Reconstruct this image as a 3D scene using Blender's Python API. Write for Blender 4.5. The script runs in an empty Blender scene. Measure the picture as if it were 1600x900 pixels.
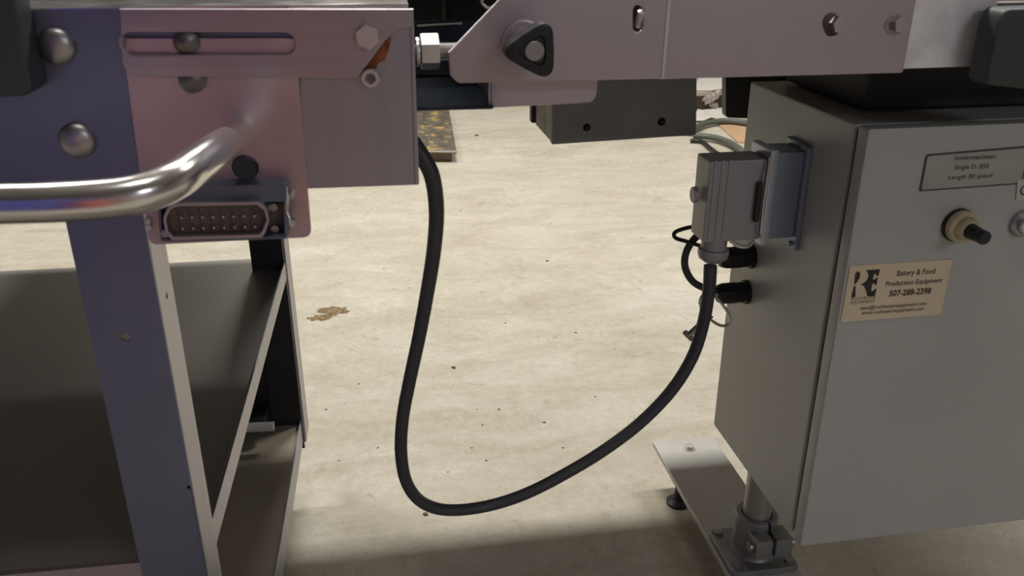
import bpy, bmesh, math, random
from mathutils import Vector, Matrix
C = bpy.context.scene.collection
SC = bpy.context.scene
R = math.radians
# ---------------------------------------------------------------- camera, world, lights, exposure
cam_d = bpy.data.cameras.new('camera'); cam = bpy.data.objects.new('camera', cam_d); C.objects.link(cam)
cam.location = (0, 0, 1.15); cam.rotation_euler = (R(90-23.2), 0, R(-9.5))
cam_d.sensor_width = 36; cam_d.lens = 1337/1600*36; cam_d.clip_start = .02
cam_d.dof.use_dof = True; cam_d.dof.focus_distance = 1.5; cam_d.dof.aperture_fstop = 12
SC.camera = cam
w = bpy.data.worlds.new('world'); SC.world = w; w.use_nodes = True
w.node_tree.nodes['Background'].inputs[0].default_value = (.5, .55, .65, 1)
w.node_tree.nodes['Background'].inputs[1].default_value = .2
def area(name, loc, size, power, col, rot=(0, 0, 0), sy=None):
    d = bpy.data.lights.new(name, 'AREA'); d.energy = power; d.color = col if loc[1] > -1 else (.82, .90, 1); d.size = size
    if sy: d.shape = 'RECTANGLE'; d.size_y = sy
    o = bpy.data.objects.new(name, d); o.location = loc; o.rotation_euler = rot; C.objects.link(o); return o
LAMPS = [(.3, 3.3, 112, 4.15), (-2.1, 3.3, 75, 4.15), (2.7, 3.3, 75, 4.15), (.2, 6.8, 44, 4.15), (.1, .1, 13, 4.15), (1.8, -2.6, 24, 2.6)]  # last entry is an added fill light, not a known lamp
for x, y, p, z in LAMPS:
    area('ceiling_or_fill_light', (x, y, z), 1.2, p, (1, .965, .905), (0, 0, 0), .25)
SC.view_settings.view_transform = 'Standard'; SC.view_settings.look = 'None'
SC.view_settings.gamma = 1; SC.view_settings.use_curve_mapping = False; SC.view_settings.exposure = 0.08

# ---------------------------------------------------------------- materials
def mat(name, col, rough=.5, metal=0., spec=.5, bump=0., bscale=60., stretch=(1, 1, 1), var=0., vscale=8., rvar=0., coat=0., emit=None):
    m = bpy.data.materials.new(name); m.use_nodes = True; n = m.node_tree.nodes; l = m.node_tree.links
    b = n['Principled BSDF']
    b.inputs['Base Color'].default_value = (*col, 1); b.inputs['Roughness'].default_value = rough
    b.inputs['Metallic'].default_value = metal; b.inputs['Specular IOR Level'].default_value = spec
    b.inputs['Coat Weight'].default_value = coat
    tc = n.new('ShaderNodeTexCoord'); mp = n.new('ShaderNodeMapping'); mp.inputs['Scale'].default_value = stretch
    l.new(tc.outputs['Object'], mp.inputs[0])
    if var:
        t = n.new('ShaderNodeTexNoise'); t.inputs['Scale'].default_value = vscale; t.inputs['Detail'].default_value = 6
        l.new(mp.outputs[0], t.inputs[0]); r = n.new('ShaderNodeValToRGB')
        r.color_ramp.elements[0].position = .3; r.color_ramp.elements[1].position = .7
        r.color_ramp.elements[0].color = (*[c*(1-var) for c in col], 1); r.color_ramp.elements[1].color = (*[min(1, c*(1+var)) for c in col], 1)
        l.new(t.outputs[0], r.inputs[0]); l.new(r.outputs[0], b.inputs['Base Color'])
    if rvar or bump:
        t = n.new('ShaderNodeTexNoise'); t.inputs['Scale'].default_value = bscale; t.inputs['Detail'].default_value = 5
        l.new(mp.outputs[0], t.inputs[0])
        if rvar:
            mr = n.new('ShaderNodeMapRange'); mr.inputs[3].default_value = max(0, rough-rvar); mr.inputs[4].default_value = rough+rvar
            l.new(t.outputs[0], mr.inputs[0]); l.new(mr.outputs[0], b.inputs['Roughness'])
        if bump:
            bp = n.new('ShaderNodeBump'); bp.inputs['Strength'].default_value = bump; bp.inputs['Distance'].default_value = .002
            l.new(t.outputs[0], bp.inputs['Height']); l.new(bp.outputs[0], b.inputs['Normal'])
    if emit:
        b.inputs['Emission Color'].default_value = (*emit[:3], 1); b.inputs['Emission Strength'].default_value = emit[3]
    return m
steel_h = mat('brushed_stainless_horizontal', (.48, .42, .46), .40, 1, bump=.04, bscale=90, stretch=(.05, 1, 5), var=.06, vscale=30, rvar=.06)
steel_v = mat('brushed_stainless_vertical', (.44, .43, .48), .42, 1, bump=.03, bscale=90, stretch=(5, 1, .05), var=.05, vscale=30, rvar=.06)
steel_b = mat('violet_reflection_stainless', (.22, .24, .35), .44, 1, bump=.6, bscale=9, stretch=(1, 1, 1), var=.08, vscale=7, rvar=.05)  # plain stainless; its violet-blue reflection is put into the base colour
steel_p = mat('matte_stainless_plate', (.50, .44, .47), .44, 1, bump=.03, bscale=120, stretch=(1, 1, 1), var=.04, vscale=9, rvar=.05)
steel_t = mat('tray_stainless', (.47, .46, .43), .42, .9, bump=.02, bscale=30, var=.05, vscale=5, rvar=.04)
steel_d = mat('dim_brown_steel', (.50, .45, .36), .55, .4, var=.06, vscale=6)
steel_c = mat('red_reflection_stainless', (.60, .47, .50), .43, 1, bump=.7, bscale=11, var=.10, vscale=16)  # stainless with the red reflection put into its base colour
zinc = mat('galvanised_plate', (.95, .93, .98), .5, .7, bump=.1, bscale=60, var=.2, vscale=35, rvar=.1)
chrome = mat('polished_steel', (.86, .84, .83), .22, 1, bump=.02, bscale=50, rvar=.06)
bright = mat('bright_zinc_bolt', (.72, .72, .70), .36, 1, rvar=.05, bscale=80)
dullbolt = mat('dull_steel_bolt', (.42, .40, .41), .38, 1, rvar=.06, bscale=80)
shadedbolt = mat('shaded_steel_bolt', (.22, .20, .20), .42, 1)  # steel darkened: shade on covered bolts is put into the colour
rubber = mat('black_rubber', (.018, .018, .02), .45, bump=.05, bscale=200)
cablem = mat('grey_cable_sheath', (.055, .055, .066), .42, bump=.03, bscale=150)
plastic = mat('black_plastic', (.014, .015, .017), .38, bump=.04, bscale=300)
darkgrey = mat('dark_grey_plastic', (.045, .052, .055), .5, bump=.05, bscale=200)
housing = mat('dark_cast_grey', (.21, .215, .21), .5, .3, bump=.06, bscale=120, var=.08, vscale=14)
castpale = mat('pale_galvanised_tube', (.45, .43, .40), .45, .6, var=.08, vscale=20)
rodsheen = mat('pale_rod_reflection', (.62, .62, .60), .4)  # pale diffuse colour stands in for a metal rod's bright reflection
castgrey = mat('cast_grey_metal', (.27, .275, .27), .45, .5, bump=.1, bscale=90, var=.1, vscale=30)
paint = mat('grey_enamel_paint', (.50, .515, .49), .38, bump=.03, bscale=140, var=.03, vscale=6)
paintp = mat('pale_grey_painted_plate', (.56, .55, .51), .38, .2, bump=.03, bscale=80, var=.08, vscale=8)
hoodm = mat('hood_grey_powder_coat', (.36, .345, .36), .42, .2, bump=.06, bscale=220)
hoodb = mat('zinc_blue_housing', (.30, .37, .46), .38, .3, bump=.05, bscale=160)
navy = mat('dark_navy_paint', (.012, .022, .045), .65, bump=.04, bscale=60)
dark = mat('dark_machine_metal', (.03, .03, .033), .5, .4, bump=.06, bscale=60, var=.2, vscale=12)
bronze = mat('dull_bronze_panel', (.16, .13, .12), .5, .3, var=.2, vscale=10)
cream = mat('aged_cream_plastic', (.62, .54, .36), .42, var=.08, vscale=60)
card = mat('cream_card_stock', (.80, .68, .48), .6, var=.03, vscale=12)
ink = mat('black_ink', (.02, .02, .018), .55)
inkb = mat('brown_ink', (.12, .09, .055), .6)
plate_m = mat('worn_nameplate', (.45, .44, .40), .45, .2, var=.08, vscale=30)
platebd = mat('dark_nameplate_border', (.07, .065, .065), .5)
tape = mat('pale_tape', (.62, .60, .55), .6)
rust = mat('orange_rust', (.30, .085, .03), .9, var=.5, vscale=160, bump=.4, bscale=300)
paper = mat('white_paper', (.62, .60, .55), .7, var=.05, vscale=8)
cardboard = mat('brown_cardboard', (.50, .33, .20), .8, var=.08, vscale=8)
wallm = mat('grey_wall_paint', (.32, .275, .27), .85, var=.04, vscale=1.5)
ceilm = mat('ceiling_sheet', (.38, .37, .36), .85, var=.03, vscale=2)
violet = mat('violet_reflector_paint', (.07, .09, .36), .5, var=.04, vscale=2)  # colour of the added reflector behind the camera, left
redm = mat('red_reflector_paint', (.62, .15, .09), .5, var=.05, vscale=2)  # colour of the added narrow reflector behind the camera
hosem = mat('grey_green_hose', (.11, .12, .10), .5, bump=.05)
sockz = mat('dark_zinc_housing', (.15, .19, .25), .32, .6, bump=.05, bscale=160)
sock = mat('brown_grey_insert', (.17, .13, .12), .5, bump=.05, bscale=300)
debrism = mat('dark_debris', (.07, .06, .05), .8, var=.3, vscale=100)

def concrete():
    m = bpy.data.materials.new('concrete_floor'); m.use_nodes = True; n = m.node_tree.nodes; l = m.node_tree.links
    b = n['Principled BSDF']; b.inputs['Roughness'].default_value = .62; b.inputs['Specular IOR Level'].default_value = .35
    tc = n.new('ShaderNodeTexCoord')
    def noise(sc, det, rough=.55, dist=0., st=None):
        t = n.new('ShaderNodeTexNoise'); t.inputs['Scale'].default_value = sc; t.inputs['Detail'].default_value = det
        t.inputs['Roughness'].default_value = rough; t.inputs['Distortion'].default_value = dist
        if st:
            mp = n.new('ShaderNodeMapping'); mp.inputs['Scale'].default_value = st; mp.inputs['Rotation'].default_value = (0, 0, .25)
            l.new(tc.outputs['Object'], mp.inputs[0]); l.new(mp.outputs[0], t.inputs[0])
        else: l.new(tc.outputs['Object'], t.inputs[0])
        return t
    def ramp(src, a, ca, bb, cb):
        r = n.new('ShaderNodeValToRGB'); r.color_ramp.elements[0].position = a; r.color_ramp.elements[1].position = bb
        r.color_ramp.elements[0].color = (*ca, 1); r.color_ramp.elements[1].color = (*cb, 1); l.new(src, r.inputs[0]); return r.outputs[0]
    def mix(a, bb, f, mode='MULTIPLY'):
        x = n.new('ShaderNodeMix'); x.data_type = 'RGBA'; x.blend_type = mode
        l.new(a, x.inputs[6]); l.new(bb, x.inputs[7])
        if isinstance(f, float): x.inputs[0].default_value = f
        else: l.new(f, x.inputs[0])
        return x.outputs[2]
    base = ramp(noise(1.3, 8, .6, .6).outputs[0], .3, (.50, .455, .37), .7, (.56, .53, .455))
    streak = ramp(noise(2.2, 9, .65, 1.2, (1, 2.4, 1)).outputs[0], .32, (.83, .82, .77), .62, (1.06, 1.06, 1.07))
    fine = ramp(noise(38, 9, .8).outputs[0], .3, (.80, .80, .78), .7, (1.08, 1.08, 1.08))
    pale = ramp(noise(6, 12, .8, .5).outputs[0], .52, (0, 0, 0), .72, (.6, .6, .6))
    spk = ramp(noise(75, 3, .5).outputs[0], .70, (0, 0, 0), .74, (.8, .8, .8))
    scr = ramp(noise(7, 12, .8, 2.0).outputs[0], .36, (.8, .8, .8), .43, (0, 0, 0))
    c = mix(base, streak, 1.0); c = mix(c, fine, 1.0)
    pc = n.new('ShaderNodeRGB'); pc.outputs[0].default_value = (.66, .62, .54, 1); c = mix(c, pc.outputs[0], pale, 'MIX')
    dc = n.new('ShaderNodeRGB'); dc.outputs[0].default_value = (.25, .22, .17, 1); c = mix(c, dc.outputs[0], spk, 'MIX')
    dg = n.new('ShaderNodeRGB'); dg.outputs[0].default_value = (.36, .325, .26, 1); c = mix(c, dg.outputs[0], scr, 'MIX')
    l.new(c, b.inputs['Base Color'])
    bp = n.new('ShaderNodeBump'); bp.inputs['Strength'].default_value = .25; bp.inputs['Distance'].default_value = .003
    l.new(noise(60, 8, .7).outputs[0], bp.inputs['Height']); l.new(bp.outputs[0], b.inputs['Normal'])
    return m
concrete_m = concrete()
def yellow_worn():
    m = mat('worn_yellow_painted_steel', (.2, .18, .14), .6, .2); n = m.node_tree.nodes; l = m.node_tree.links; b = n['Principled BSDF']
    tc = n.new('ShaderNodeTexCoord'); t = n.new('ShaderNodeTexNoise'); t.inputs['Scale'].default_value = 16; t.inputs['Detail'].default_value = 10; t.inputs['Distortion'].default_value = .6
    l.new(tc.outputs['Object'], t.inputs[0]); r = n.new('ShaderNodeValToRGB'); e = r.color_ramp.elements
    e[0].position = .40; e[0].color = (.10, .085, .06, 1); e[1].position = .66; e[1].color = (.50, .34, .08, 1)
    k = e.new(.57); k.color = (.16, .14, .11, 1); l.new(t.outputs[0], r.inputs[0]); l.new(r.outputs[0], b.inputs['Base Color']); return m
yellow = yellow_worn()

# ---------------------------------------------------------------- builders
class Thing:
    def __init__(s, name, label, cat, base=(0, 0, 0), rot=0, group=None):
        o = bpy.data.objects.new(name, None); C.objects.link(o); s.o = o; s.base = Vector(base)
        o.location = Matrix.Rotation(rot, 3, 'Z') @ s.base; o.rotation_euler = (0, 0, rot); o.empty_display_size = .05
        o['label'] = label; o['category'] = cat
        if group: o['group'] = group
class B:
    def __init__(s): s.bm = bmesh.new()
    def _bev(s, geo, w, seg=2):
        if w: bmesh.ops.bevel(s.bm, geom=geo, offset=w, segments=seg, affect='EDGES', profile=.6, clamp_overlap=True)
    def box(s, a, b, bev=0., M=None):
        r = bmesh.ops.create_cube(s.bm, size=1); vs = r['verts']
        for v in vs:
            for i in range(3): v.co[i] = (a[i]+b[i])/2 + v.co[i]*(b[i]-a[i])
            if M: v.co = M @ v.co
        s._bev(list({e for v in vs for e in v.link_edges}), bev); return s
    def cone(s, p, q, r0, r1=None, n=32, bev=0., rot=0.):
        p, q = Vector(p), Vector(q); r1 = r0 if r1 is None else r1; d = q-p
        Mx = Matrix.Translation((p+q)/2) @ d.to_track_quat('Z', 'Y').to_matrix().to_4x4() @ Matrix.Rotation(rot, 4, 'Z')
        r = bmesh.ops.create_cone(s.bm, cap_ends=True, segments=n, radius1=max(r0, 1e-6), radius2=max(r1, 1e-6), depth=d.length, matrix=Mx)
        if bev:
            f = {f for v in r['verts'] for f in v.link_faces if len(f.verts) > 4 or n == 4}
            s._bev(list({e for x in f for e in x.edges}), bev)
        return s
    def lathe(s, p, d, prof, n=40):     # prof: (distance along d, radius)
        p = Vector(p); q = Vector(d).to_track_quat('Z', 'Y'); rings = []
        for h, r in prof:
            rings.append([s.bm.verts.new(p + q @ Vector((r*math.cos(2*math.pi*k/n), r*math.sin(2*math.pi*k/n), h))) for k in range(n)])
        for a, b in zip(rings, rings[1:]):
            for k in range(n): s.bm.faces.new((a[k], a[(k+1) % n], b[(k+1) % n], b[k]))
        s.bm.faces.new(rings[0][::-1]); s.bm.faces.new(rings[-1]); return s
    def tube(s, pts, r, n=14, sub=10, flat=False):
        P = smooth(pts, sub) if sub else [Vector(p) for p in pts]
        rings = []; up = None
        for i, p in enumerate(P):
            t = (P[min(i+1, len(P)-1)]-P[max(i-1, 0)]).normalized()
            if up is None: up = t.orthogonal().normalized()
            up = (up - t*up.dot(t)).normalized(); sd = t.cross(up)
            rr = r(i/(len(P)-1)) if callable(r) else r
            rings.append([s.bm.verts.new(p + (up*math.cos(2*math.pi*k/n)+sd*math.sin(2*math.pi*k/n))*rr) for k in range(n)])
        for a, b in zip(rings, rings[1:]):
            for k in range(n): s.bm.faces.new((a[k], a[(k+1) % n], b[(k+1) % n], b[k]))
        s.bm.faces.new(rings[0][::-1]); s.bm.faces.new(rings[-1]); return s
    def plate(s, out, v0, v1, holes=(), bev=.0006, plane='v', rad=0.):
        """flat plate: outline in (u,z) for plane v, (v,z) for plane u, (u,v) for plane z; v0<v1 is its thickness"""
        cu = bpy.data.curves.new('c', 'CURVE'); cu.dimensions = '2D'; cu.fill_mode = 'BOTH'
        for k, pl in enumerate([out]+list(holes)):
            pl = fillet(pl, rad if k == 0 else 0)
            sp = cu.splines.new('POLY'); sp.points.add(len(pl)-1); sp.use_cyclic_u = True
            for i, q in enumerate(pl): sp.points[i].co = (q[0], q[1], 0, 1)
        th = v1-v0; bev = min(bev, th*.45)
        cu.extrude = max(th/2-bev, 0); cu.bevel_depth = bev; cu.bevel_resolution = 1; cu.offset = -bev
        o = bpy.data.objects.new('c', cu); me = bpy.data.meshes.new_from_object(o)
        m = (v0+v1)/2
        for v in me.vertices:
            a, b, c = v.co
            v.co = {'v': (a, m+c, b), 'u': (m+c, a, b), 'z': (a, b, m+c)}[plane]
        s.bm.from_mesh(me); bpy.data.meshes.remove(me); bpy.data.objects.remove(o); bpy.data.curves.remove(cu)
        return s
    def obj(s, name, m, th=None, parent=None, label=None, ang=35, recalc=True):
        bmesh.ops.remove_doubles(s.bm, verts=s.bm.verts, dist=1e-6)
        if recalc: bmesh.ops.recalc_face_normals(s.bm, faces=s.bm.faces)
        base = th.base if th else Vector((0, 0, 0))
        bmesh.ops.translate(s.bm, verts=s.bm.verts, vec=-base)
        me = bpy.data.meshes.new(name); s.bm.to_mesh(me); s.bm.free()
        for p in me.polygons: p.use_smooth = True
        me.set_sharp_from_angle(angle=R(ang))
        me.materials.append(m); o = bpy.data.objects.new(name, me); C.objects.link(o)
        wn = o.modifiers.new('weighted_normals', 'WEIGHTED_NORMAL'); wn.keep_sharp = True; wn.weight = 80
        if parent: o.parent = parent
        elif th: o.parent = th.o
        if label: o['label'] = label
        return o
def smooth(pts, n):
    P = [Vector(p) for p in pts]; P = [P[0]*2-P[1]]+P+[P[-1]*2-P[-2]]; o = []
    for i in range(1, len(P)-2):
        a, b, c, d = P[i-1:i+3]
        for k in range(n):
            t = k/n; o.append(.5*((2*b)+(c-a)*t+(2*a-5*b+4*c-d)*t*t+(3*b-a-3*c+d)*t**3))
    o.append(P[-2]); return o
def fillet(pl, rad=0., n=5):
    o = []; N = len(pl)
    for i, q in enumerate(pl):
        r = q[2] if len(q) > 2 else rad
        p = Vector(q[:2])
        if r <= 0: o.append(tuple(p)); continue
        a = Vector(pl[i-1][:2])-p; b = Vector(pl[(i+1) % N][:2])-p
        r2 = min(r, a.length*.49, b.length*.49); s, e = p+a.normalized()*r2, p+b.normalized()*r2
        for k in range(n+1):
            t = k/n; o.append(tuple(s*(1-t)**2+p*2*t*(1-t)+e*t*t))
    return o
def rr(pl, *rs):   # attach radii
    return [(q[0], q[1], r) for q, r in zip(pl, rs)]
def circ(c, r, n=24): return [(c[0]+r*math.cos(2*math.pi*k/n), c[1]+r*math.sin(2*math.pi*k/n)) for k in range(n)]
def slot(a, b, r, n=10):
    a, b = Vector(a[:2]), Vector(b[:2]); t = math.atan2(b.y-a.y, b.x-a.x); o = []
    for k in range(n+1): o.append((b.x+r*math.cos(t-math.pi/2+math.pi*k/n), b.y+r*math.sin(t-math.pi/2+math.pi*k/n)))
    for k in range(n+1): o.append((a.x+r*math.cos(t+math.pi/2+math.pi*k/n), a.y+r*math.sin(t+math.pi/2+math.pi*k/n)))
    return o
def text(body, size, u, v, z, m, th, parent, align='CENTER', off=0., width=None, name='lettering'):
    cu = bpy.data.curves.new('t', 'FONT'); cu.body = body; cu.size = size; cu.align_x = align; cu.offset = off; cu.resolution_u = 3
    o = bpy.data.objects.new('t', cu); me = bpy.data.meshes.new_from_object(o); bpy.data.objects.remove(o); bpy.data.curves.remove(cu)
    xs = [q.co.x for q in me.vertices]; cx = (max(xs)+min(xs))/2 if align == 'CENTER' else 0
    k = width/(max(xs)-min(xs)) if width else 1
    for q in me.vertices: q.co = Vector((u+(q.co.x-cx)*k, v, z+q.co.y))-th.base
    me.materials.append(m); o = bpy.data.objects.new(name, me); C.objects.link(o); o.parent = parent; return o
def dome(c, r, h, n=32):   # mushroom head facing -v
    b = B(); prof = [(0, r), (h*.12, r)]+[(h*(.12+.88*math.sin(a)), r*math.cos(a)) for a in [i*math.pi/2/9 for i in range(1, 9)]]+[(h, r*.02)]
    return b.lathe(c, (0, -1, 0), prof, n)
def hexhead(c, d, h, ax=(0, -1, 0), rot=0.):
    c = Vector(c); ax = Vector(ax); return B().cone(c, c+ax*h, d/2, n=6, bev=h*.12, rot=rot)
def washer(b, c, ax, r, h): c = Vector(c); return b.cone(c, c+Vector(ax)*h, r, n=32, bev=h*.2)

# ---------------------------------------------------------------- the room
def struct(name, a, b, m):
    o = B().box(a, b).obj(name, m); o['kind'] = 'structure'; return o
X0, X1, Y0, Y1, HT = -5, 6, -3.5, 10, 4.4
struct('floor', (X0, Y0, -.1), (X1, Y1, 0), concrete_m)
struct('ceiling', (X0, Y0, HT), (X1, Y1, HT+.1), ceilm)
struct('wall_left', (X0-.1, Y0, 0), (X0, Y1, HT), wallm); struct('wall_right', (X1, Y0, 0), (X1+.1, Y1, HT), wallm)
struct('wall_front', (X0, Y1, 0), (X1, Y1+.1, HT), wallm); struct('wall_back', (X0, Y0-.1, 0), (X1, Y0, HT), wallm)
lampw = mat('lamp_diffuser', (.9, .88, .8), .6, emit=(1, .95, .86, 3))
for (x, y, p, z), lb in zip(LAMPS, ('strip lamp over the middle of the bright floor', 'strip lamp over the bright floor, left one of the row of three', 'strip lamp over the bright floor, right one of the row of three', 'strip lamp farthest away, near the far wall', 'strip lamp directly above the cart front', 'added fill lamp hanging low near the wall behind the camera')):
    t = Thing('ceiling_or_fill_lamp', lb, 'lamp', (x, y, HT), group='strip lamps on the ceiling and added fill lamp')
    if z < 4:  # only the added fill lamp hangs on rods
        for dx in (-.5, .5): B().cone((x+dx, y, z+.2), (x+dx, y, HT), .006, n=8).obj('fill_lamp_rod', rubber, t)
    zt = z+.135
    B().box((x-.65, y-.2, zt), (x+.65, y+.2, zt+.12), .01).obj('lamp_housing', paint, t)
    B().box((x-.62, y-.17, zt-.015), (x+.62, y+.17, zt), .004).obj('diffuser', lampw, t)

# ---------------------------------------------------------------- left: stainless cart
TH = R(-1.5)
cart = Thing('equipment_cart', 'stainless steel equipment cart with flat tray, thick front beam and square legs, at left', 'cart', (-.6, 1.2, 0), TH)
# main beam
UL = -.95
o_ = [(0.0215,1.0879),(0.0176,0.9406)]
ztop = o_[0][1]; zbot = .938; ur = [(-0.0759,0.9913)][0][0]
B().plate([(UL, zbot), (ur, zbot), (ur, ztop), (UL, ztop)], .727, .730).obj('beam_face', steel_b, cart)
B().box((UL, .7275, ztop-.002), (.018, .80, ztop+.0015), .001).obj('beam_top_flange', chrome, cart)
B().box((UL, .735, zbot), (-.02, .80, ztop-.004), .002).obj('beam_core', dark, cart)
# end plate
e_ = [(-0.0706,1.0864),(0.0218,1.0853),(0.0191,0.9391),(-0.0763,0.9396)]
B().plate([e_[0], e_[1], e_[2], e_[3]], .724, .727).obj('end_plate', steel_v, cart)
B().plate([(0.0186,1.0717),(0.0216,1.0716),(0.0202,0.9402),(0.0163,0.9398)], .7225, .80).obj('end_plate_edge', steel_v, cart)
# connector plate
c_ = [(-0.2041,1.0666),(-0.0725,1.0643),(-0.0752,0.8965),(-0.2109,0.8963)]
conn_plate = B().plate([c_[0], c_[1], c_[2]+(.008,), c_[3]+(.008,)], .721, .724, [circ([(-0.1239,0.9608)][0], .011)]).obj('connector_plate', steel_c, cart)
B().cone([(-0.1245,0.7245,0.9598)][0], [(-0.1271,0.7400,0.9558)][0], .011).obj('grommet', rubber, cart)
# clamp plate with slot
a_ = [(-0.2003,1.0889),(0.0215,1.0861),(0.0184,1.0730),(0.0040,1.0698),(-0.0257,1.0333),(-0.2009,1.0384),(-0.2054,1.0482)]
s_ = [(-0.1953,1.0635),(-0.0810,1.0614)]
hs = abs([(-0.1496,1.0708)][0][1]-[(-0.1520,1.0540)][0][1])/2
B().plate([a_[0], a_[1], a_[2]+(.003,), a_[3]+(.008,), a_[4], a_[5]+(.004,), a_[6]+(.004,)], .714, .7205, [slot(s_[0], s_[1], hs)], bev=.0012).obj('slotted_clamp_plate', steel_h, cart)
for x, y, r in ((292, 68, .0098), (302, 130, .0098)):
    pass
B().lathe([(-0.1558,0.7205,1.0634)][0], (0, -1, 0), [(0, .0098), (.003, .0098), (.006, .006), (.0065, .0005)]).obj('bolt', shadedbolt, cart)
B().lathe([(-0.1556,0.7205,1.0343)][0], (0, -1, 0), [(0, .0105), (.003, .0105), (.006, .006), (.0065, .0005)]).obj('bolt', shadedbolt, cart)
for c in [(-0.2541,0.7270,1.0609),(-0.2530,0.7270,0.9869)]:
    dome(c, .0146, .009).obj('domed_bolt', dullbolt, cart)
hexhead([(-0.0159,0.7120,1.0659)][0], .0195, .006, rot=R(8)).obj('hex_bolt', bright, cart)
c = Vector([(-0.0156,0.7205,1.0331)][0])
b = B(); b.lathe(c, (0, -1, 0), [(0, .0078), (.009, .0078), (.010, .0070), (.010, .0044), (.005, .0042), (.005, .0002)], 36); so_ = b.obj('socket_screw', bright, cart)
B().cone(c+Vector((0, -.0052, 0)), c+Vector((0, -.0060, 0)), .0041, n=6).obj('recess_shade_disc', shadedbolt, cart, parent=so_)  # dark disc paints the shade at the bottom of the socket
B().plate([(0.0033,1.0642),(0.0001,1.0533),(-0.0034,1.0457),(-0.0082,1.0438),(-0.0115,1.0393),(-0.0179,1.0374),(-0.0238,1.0339),(-0.0174,1.0445),(-0.0084,1.0564)], .7215, .7238, bev=.0003).obj('rust_patch', rust, cart)
# black bumper block top left
k_ = [(-0.3011,1.1174),(-0.2645,1.1172),(-0.2675,1.0708),(-0.2660,1.0287),(-0.3226,1.0273)]
B().plate([k_[0], k_[1], k_[2], k_[3]+(.012,), k_[4]], .695, .726, bev=.003).obj('bumper_block', darkgrey, cart)
# handle
hp = [(-0.4225,0.6377,0.9631),(-0.3409,0.5304,0.9957),(-0.3094,0.5070,1.0025),(-0.2587,0.5051,1.0019),(-0.2241,0.5036,1.0020),(-0.1887,0.5010,1.0024),(-0.1574,0.5025,1.0033),(-0.1416,0.5087,1.0050),(-0.1304,0.5224,1.0073),(-0.1243,0.5494,1.0082),(-0.1208,0.5866,1.0065),(-0.1231,0.6547,0.9982)] + [(-0.1251,0.7220,0.9897)]
B().tube(hp, lambda t: .0117, 24, 8).obj('handle', chrome, cart, label='polished bent tube handle')
# front leg
lf = [(-0.2825,0.9123),(-0.2810,0.5297),(-0.2176,0.9092),(-0.2165,0.5217)]
u0, u1 = -.2812, -.2170
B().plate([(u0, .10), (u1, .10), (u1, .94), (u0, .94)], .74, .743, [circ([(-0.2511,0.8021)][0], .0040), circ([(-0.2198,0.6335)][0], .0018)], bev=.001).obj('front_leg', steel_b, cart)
B().plate([(.7435, .10), (.7935, .10), (.7935, .94), (.7435, .94)], -.220, -.217, [circ([(0.7687,0.8289)][0], .0028)], plane='u', bev=.0008).obj('front_leg', steel_v, cart)
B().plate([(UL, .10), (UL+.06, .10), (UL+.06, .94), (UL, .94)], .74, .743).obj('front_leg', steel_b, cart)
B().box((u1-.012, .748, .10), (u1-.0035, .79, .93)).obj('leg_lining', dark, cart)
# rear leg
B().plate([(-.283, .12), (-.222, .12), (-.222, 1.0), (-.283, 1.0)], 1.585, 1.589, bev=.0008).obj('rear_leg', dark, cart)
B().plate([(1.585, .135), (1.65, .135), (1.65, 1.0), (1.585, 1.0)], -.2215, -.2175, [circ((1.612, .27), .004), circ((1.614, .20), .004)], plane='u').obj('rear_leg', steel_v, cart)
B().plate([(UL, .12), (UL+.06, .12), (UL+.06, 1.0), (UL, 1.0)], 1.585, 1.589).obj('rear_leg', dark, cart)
# tray
ZT = .530
B().plate([(UL, .765), (-.226, .765), (-.226, 1.652), (UL, 1.652)], ZT-.003, ZT, plane='z').obj('tray', steel_t, cart)
B().plate([(.80, ZT-.018), (1.583, ZT-.018), (1.583, ZT+.016), (.80, ZT+.016)], -.2235, -.2195, plane='u', bev=.001).obj('tray_lip', steel_v, cart)
B().box((UL+.06, .757, ZT-.030), (-.286, .765, ZT+.003), .0015).obj('tray_front_rim', steel_h, cart)
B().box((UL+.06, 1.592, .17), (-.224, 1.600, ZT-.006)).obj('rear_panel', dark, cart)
# low shelf
B().plate([(UL, .765), (-.228, .765), (-.228, 1.584), (UL, 1.584)], .176, .180, plane='z').obj('lower_shelf', steel_d, cart)
B().plate([(.76, .140), (1.584, .140), (1.584, .190), (.76, .190)], -.2265, -.2235, plane='u').obj('lower_shelf_flange', steel_v, cart)
rp = [(-0.3193,1.5000,0.2393),(-0.2649,1.5000,0.2315)]
B().tube([(rp[0][0]-.2, 1.50, rp[0][2]), (rp[1][0], 1.50, rp[1][2])], .0095, 16, 0).obj('cross_rod', rodsheen, cart)
B().box((rp[1][0]-.3, 1.52, .21), (-.285, 1.585, .235), .003).obj('rear_rail', dark, cart)
# under-frame stretcher wheels (inboard, hidden by the shelf)
for v in (.85, 1.45):
    for u in (-.32, -.86):
        f = B().cone((u, v, .13), (u, v, .175), .02).box((u-.02, v-.02, .1), (u+.02, v+.02, .135), .003).obj('caster', dark, cart)
        B().cone((u-.013, v, .05), (u+.013, v, .05), .05, bev=.004).obj('wheel', rubber, cart, parent=f)
# upper bed of the cart (conveyor section)
B().box((UL, .80, 1.00), (-.065, 1.584, 1.075), .004).obj('bed_or_shade_block', dark, cart)
B().box((UL, 1.60, .985), (-.10, 1.85, 1.16), .004).obj('bed_or_shade_block', dark, cart)  # unseen rear overhang, its depth shaped to shade the near floor
B().box((UL, .83, 1.11), (-.065, 1.58, 1.125), .004).obj('conveyor_belt', steel_t, cart)
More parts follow.
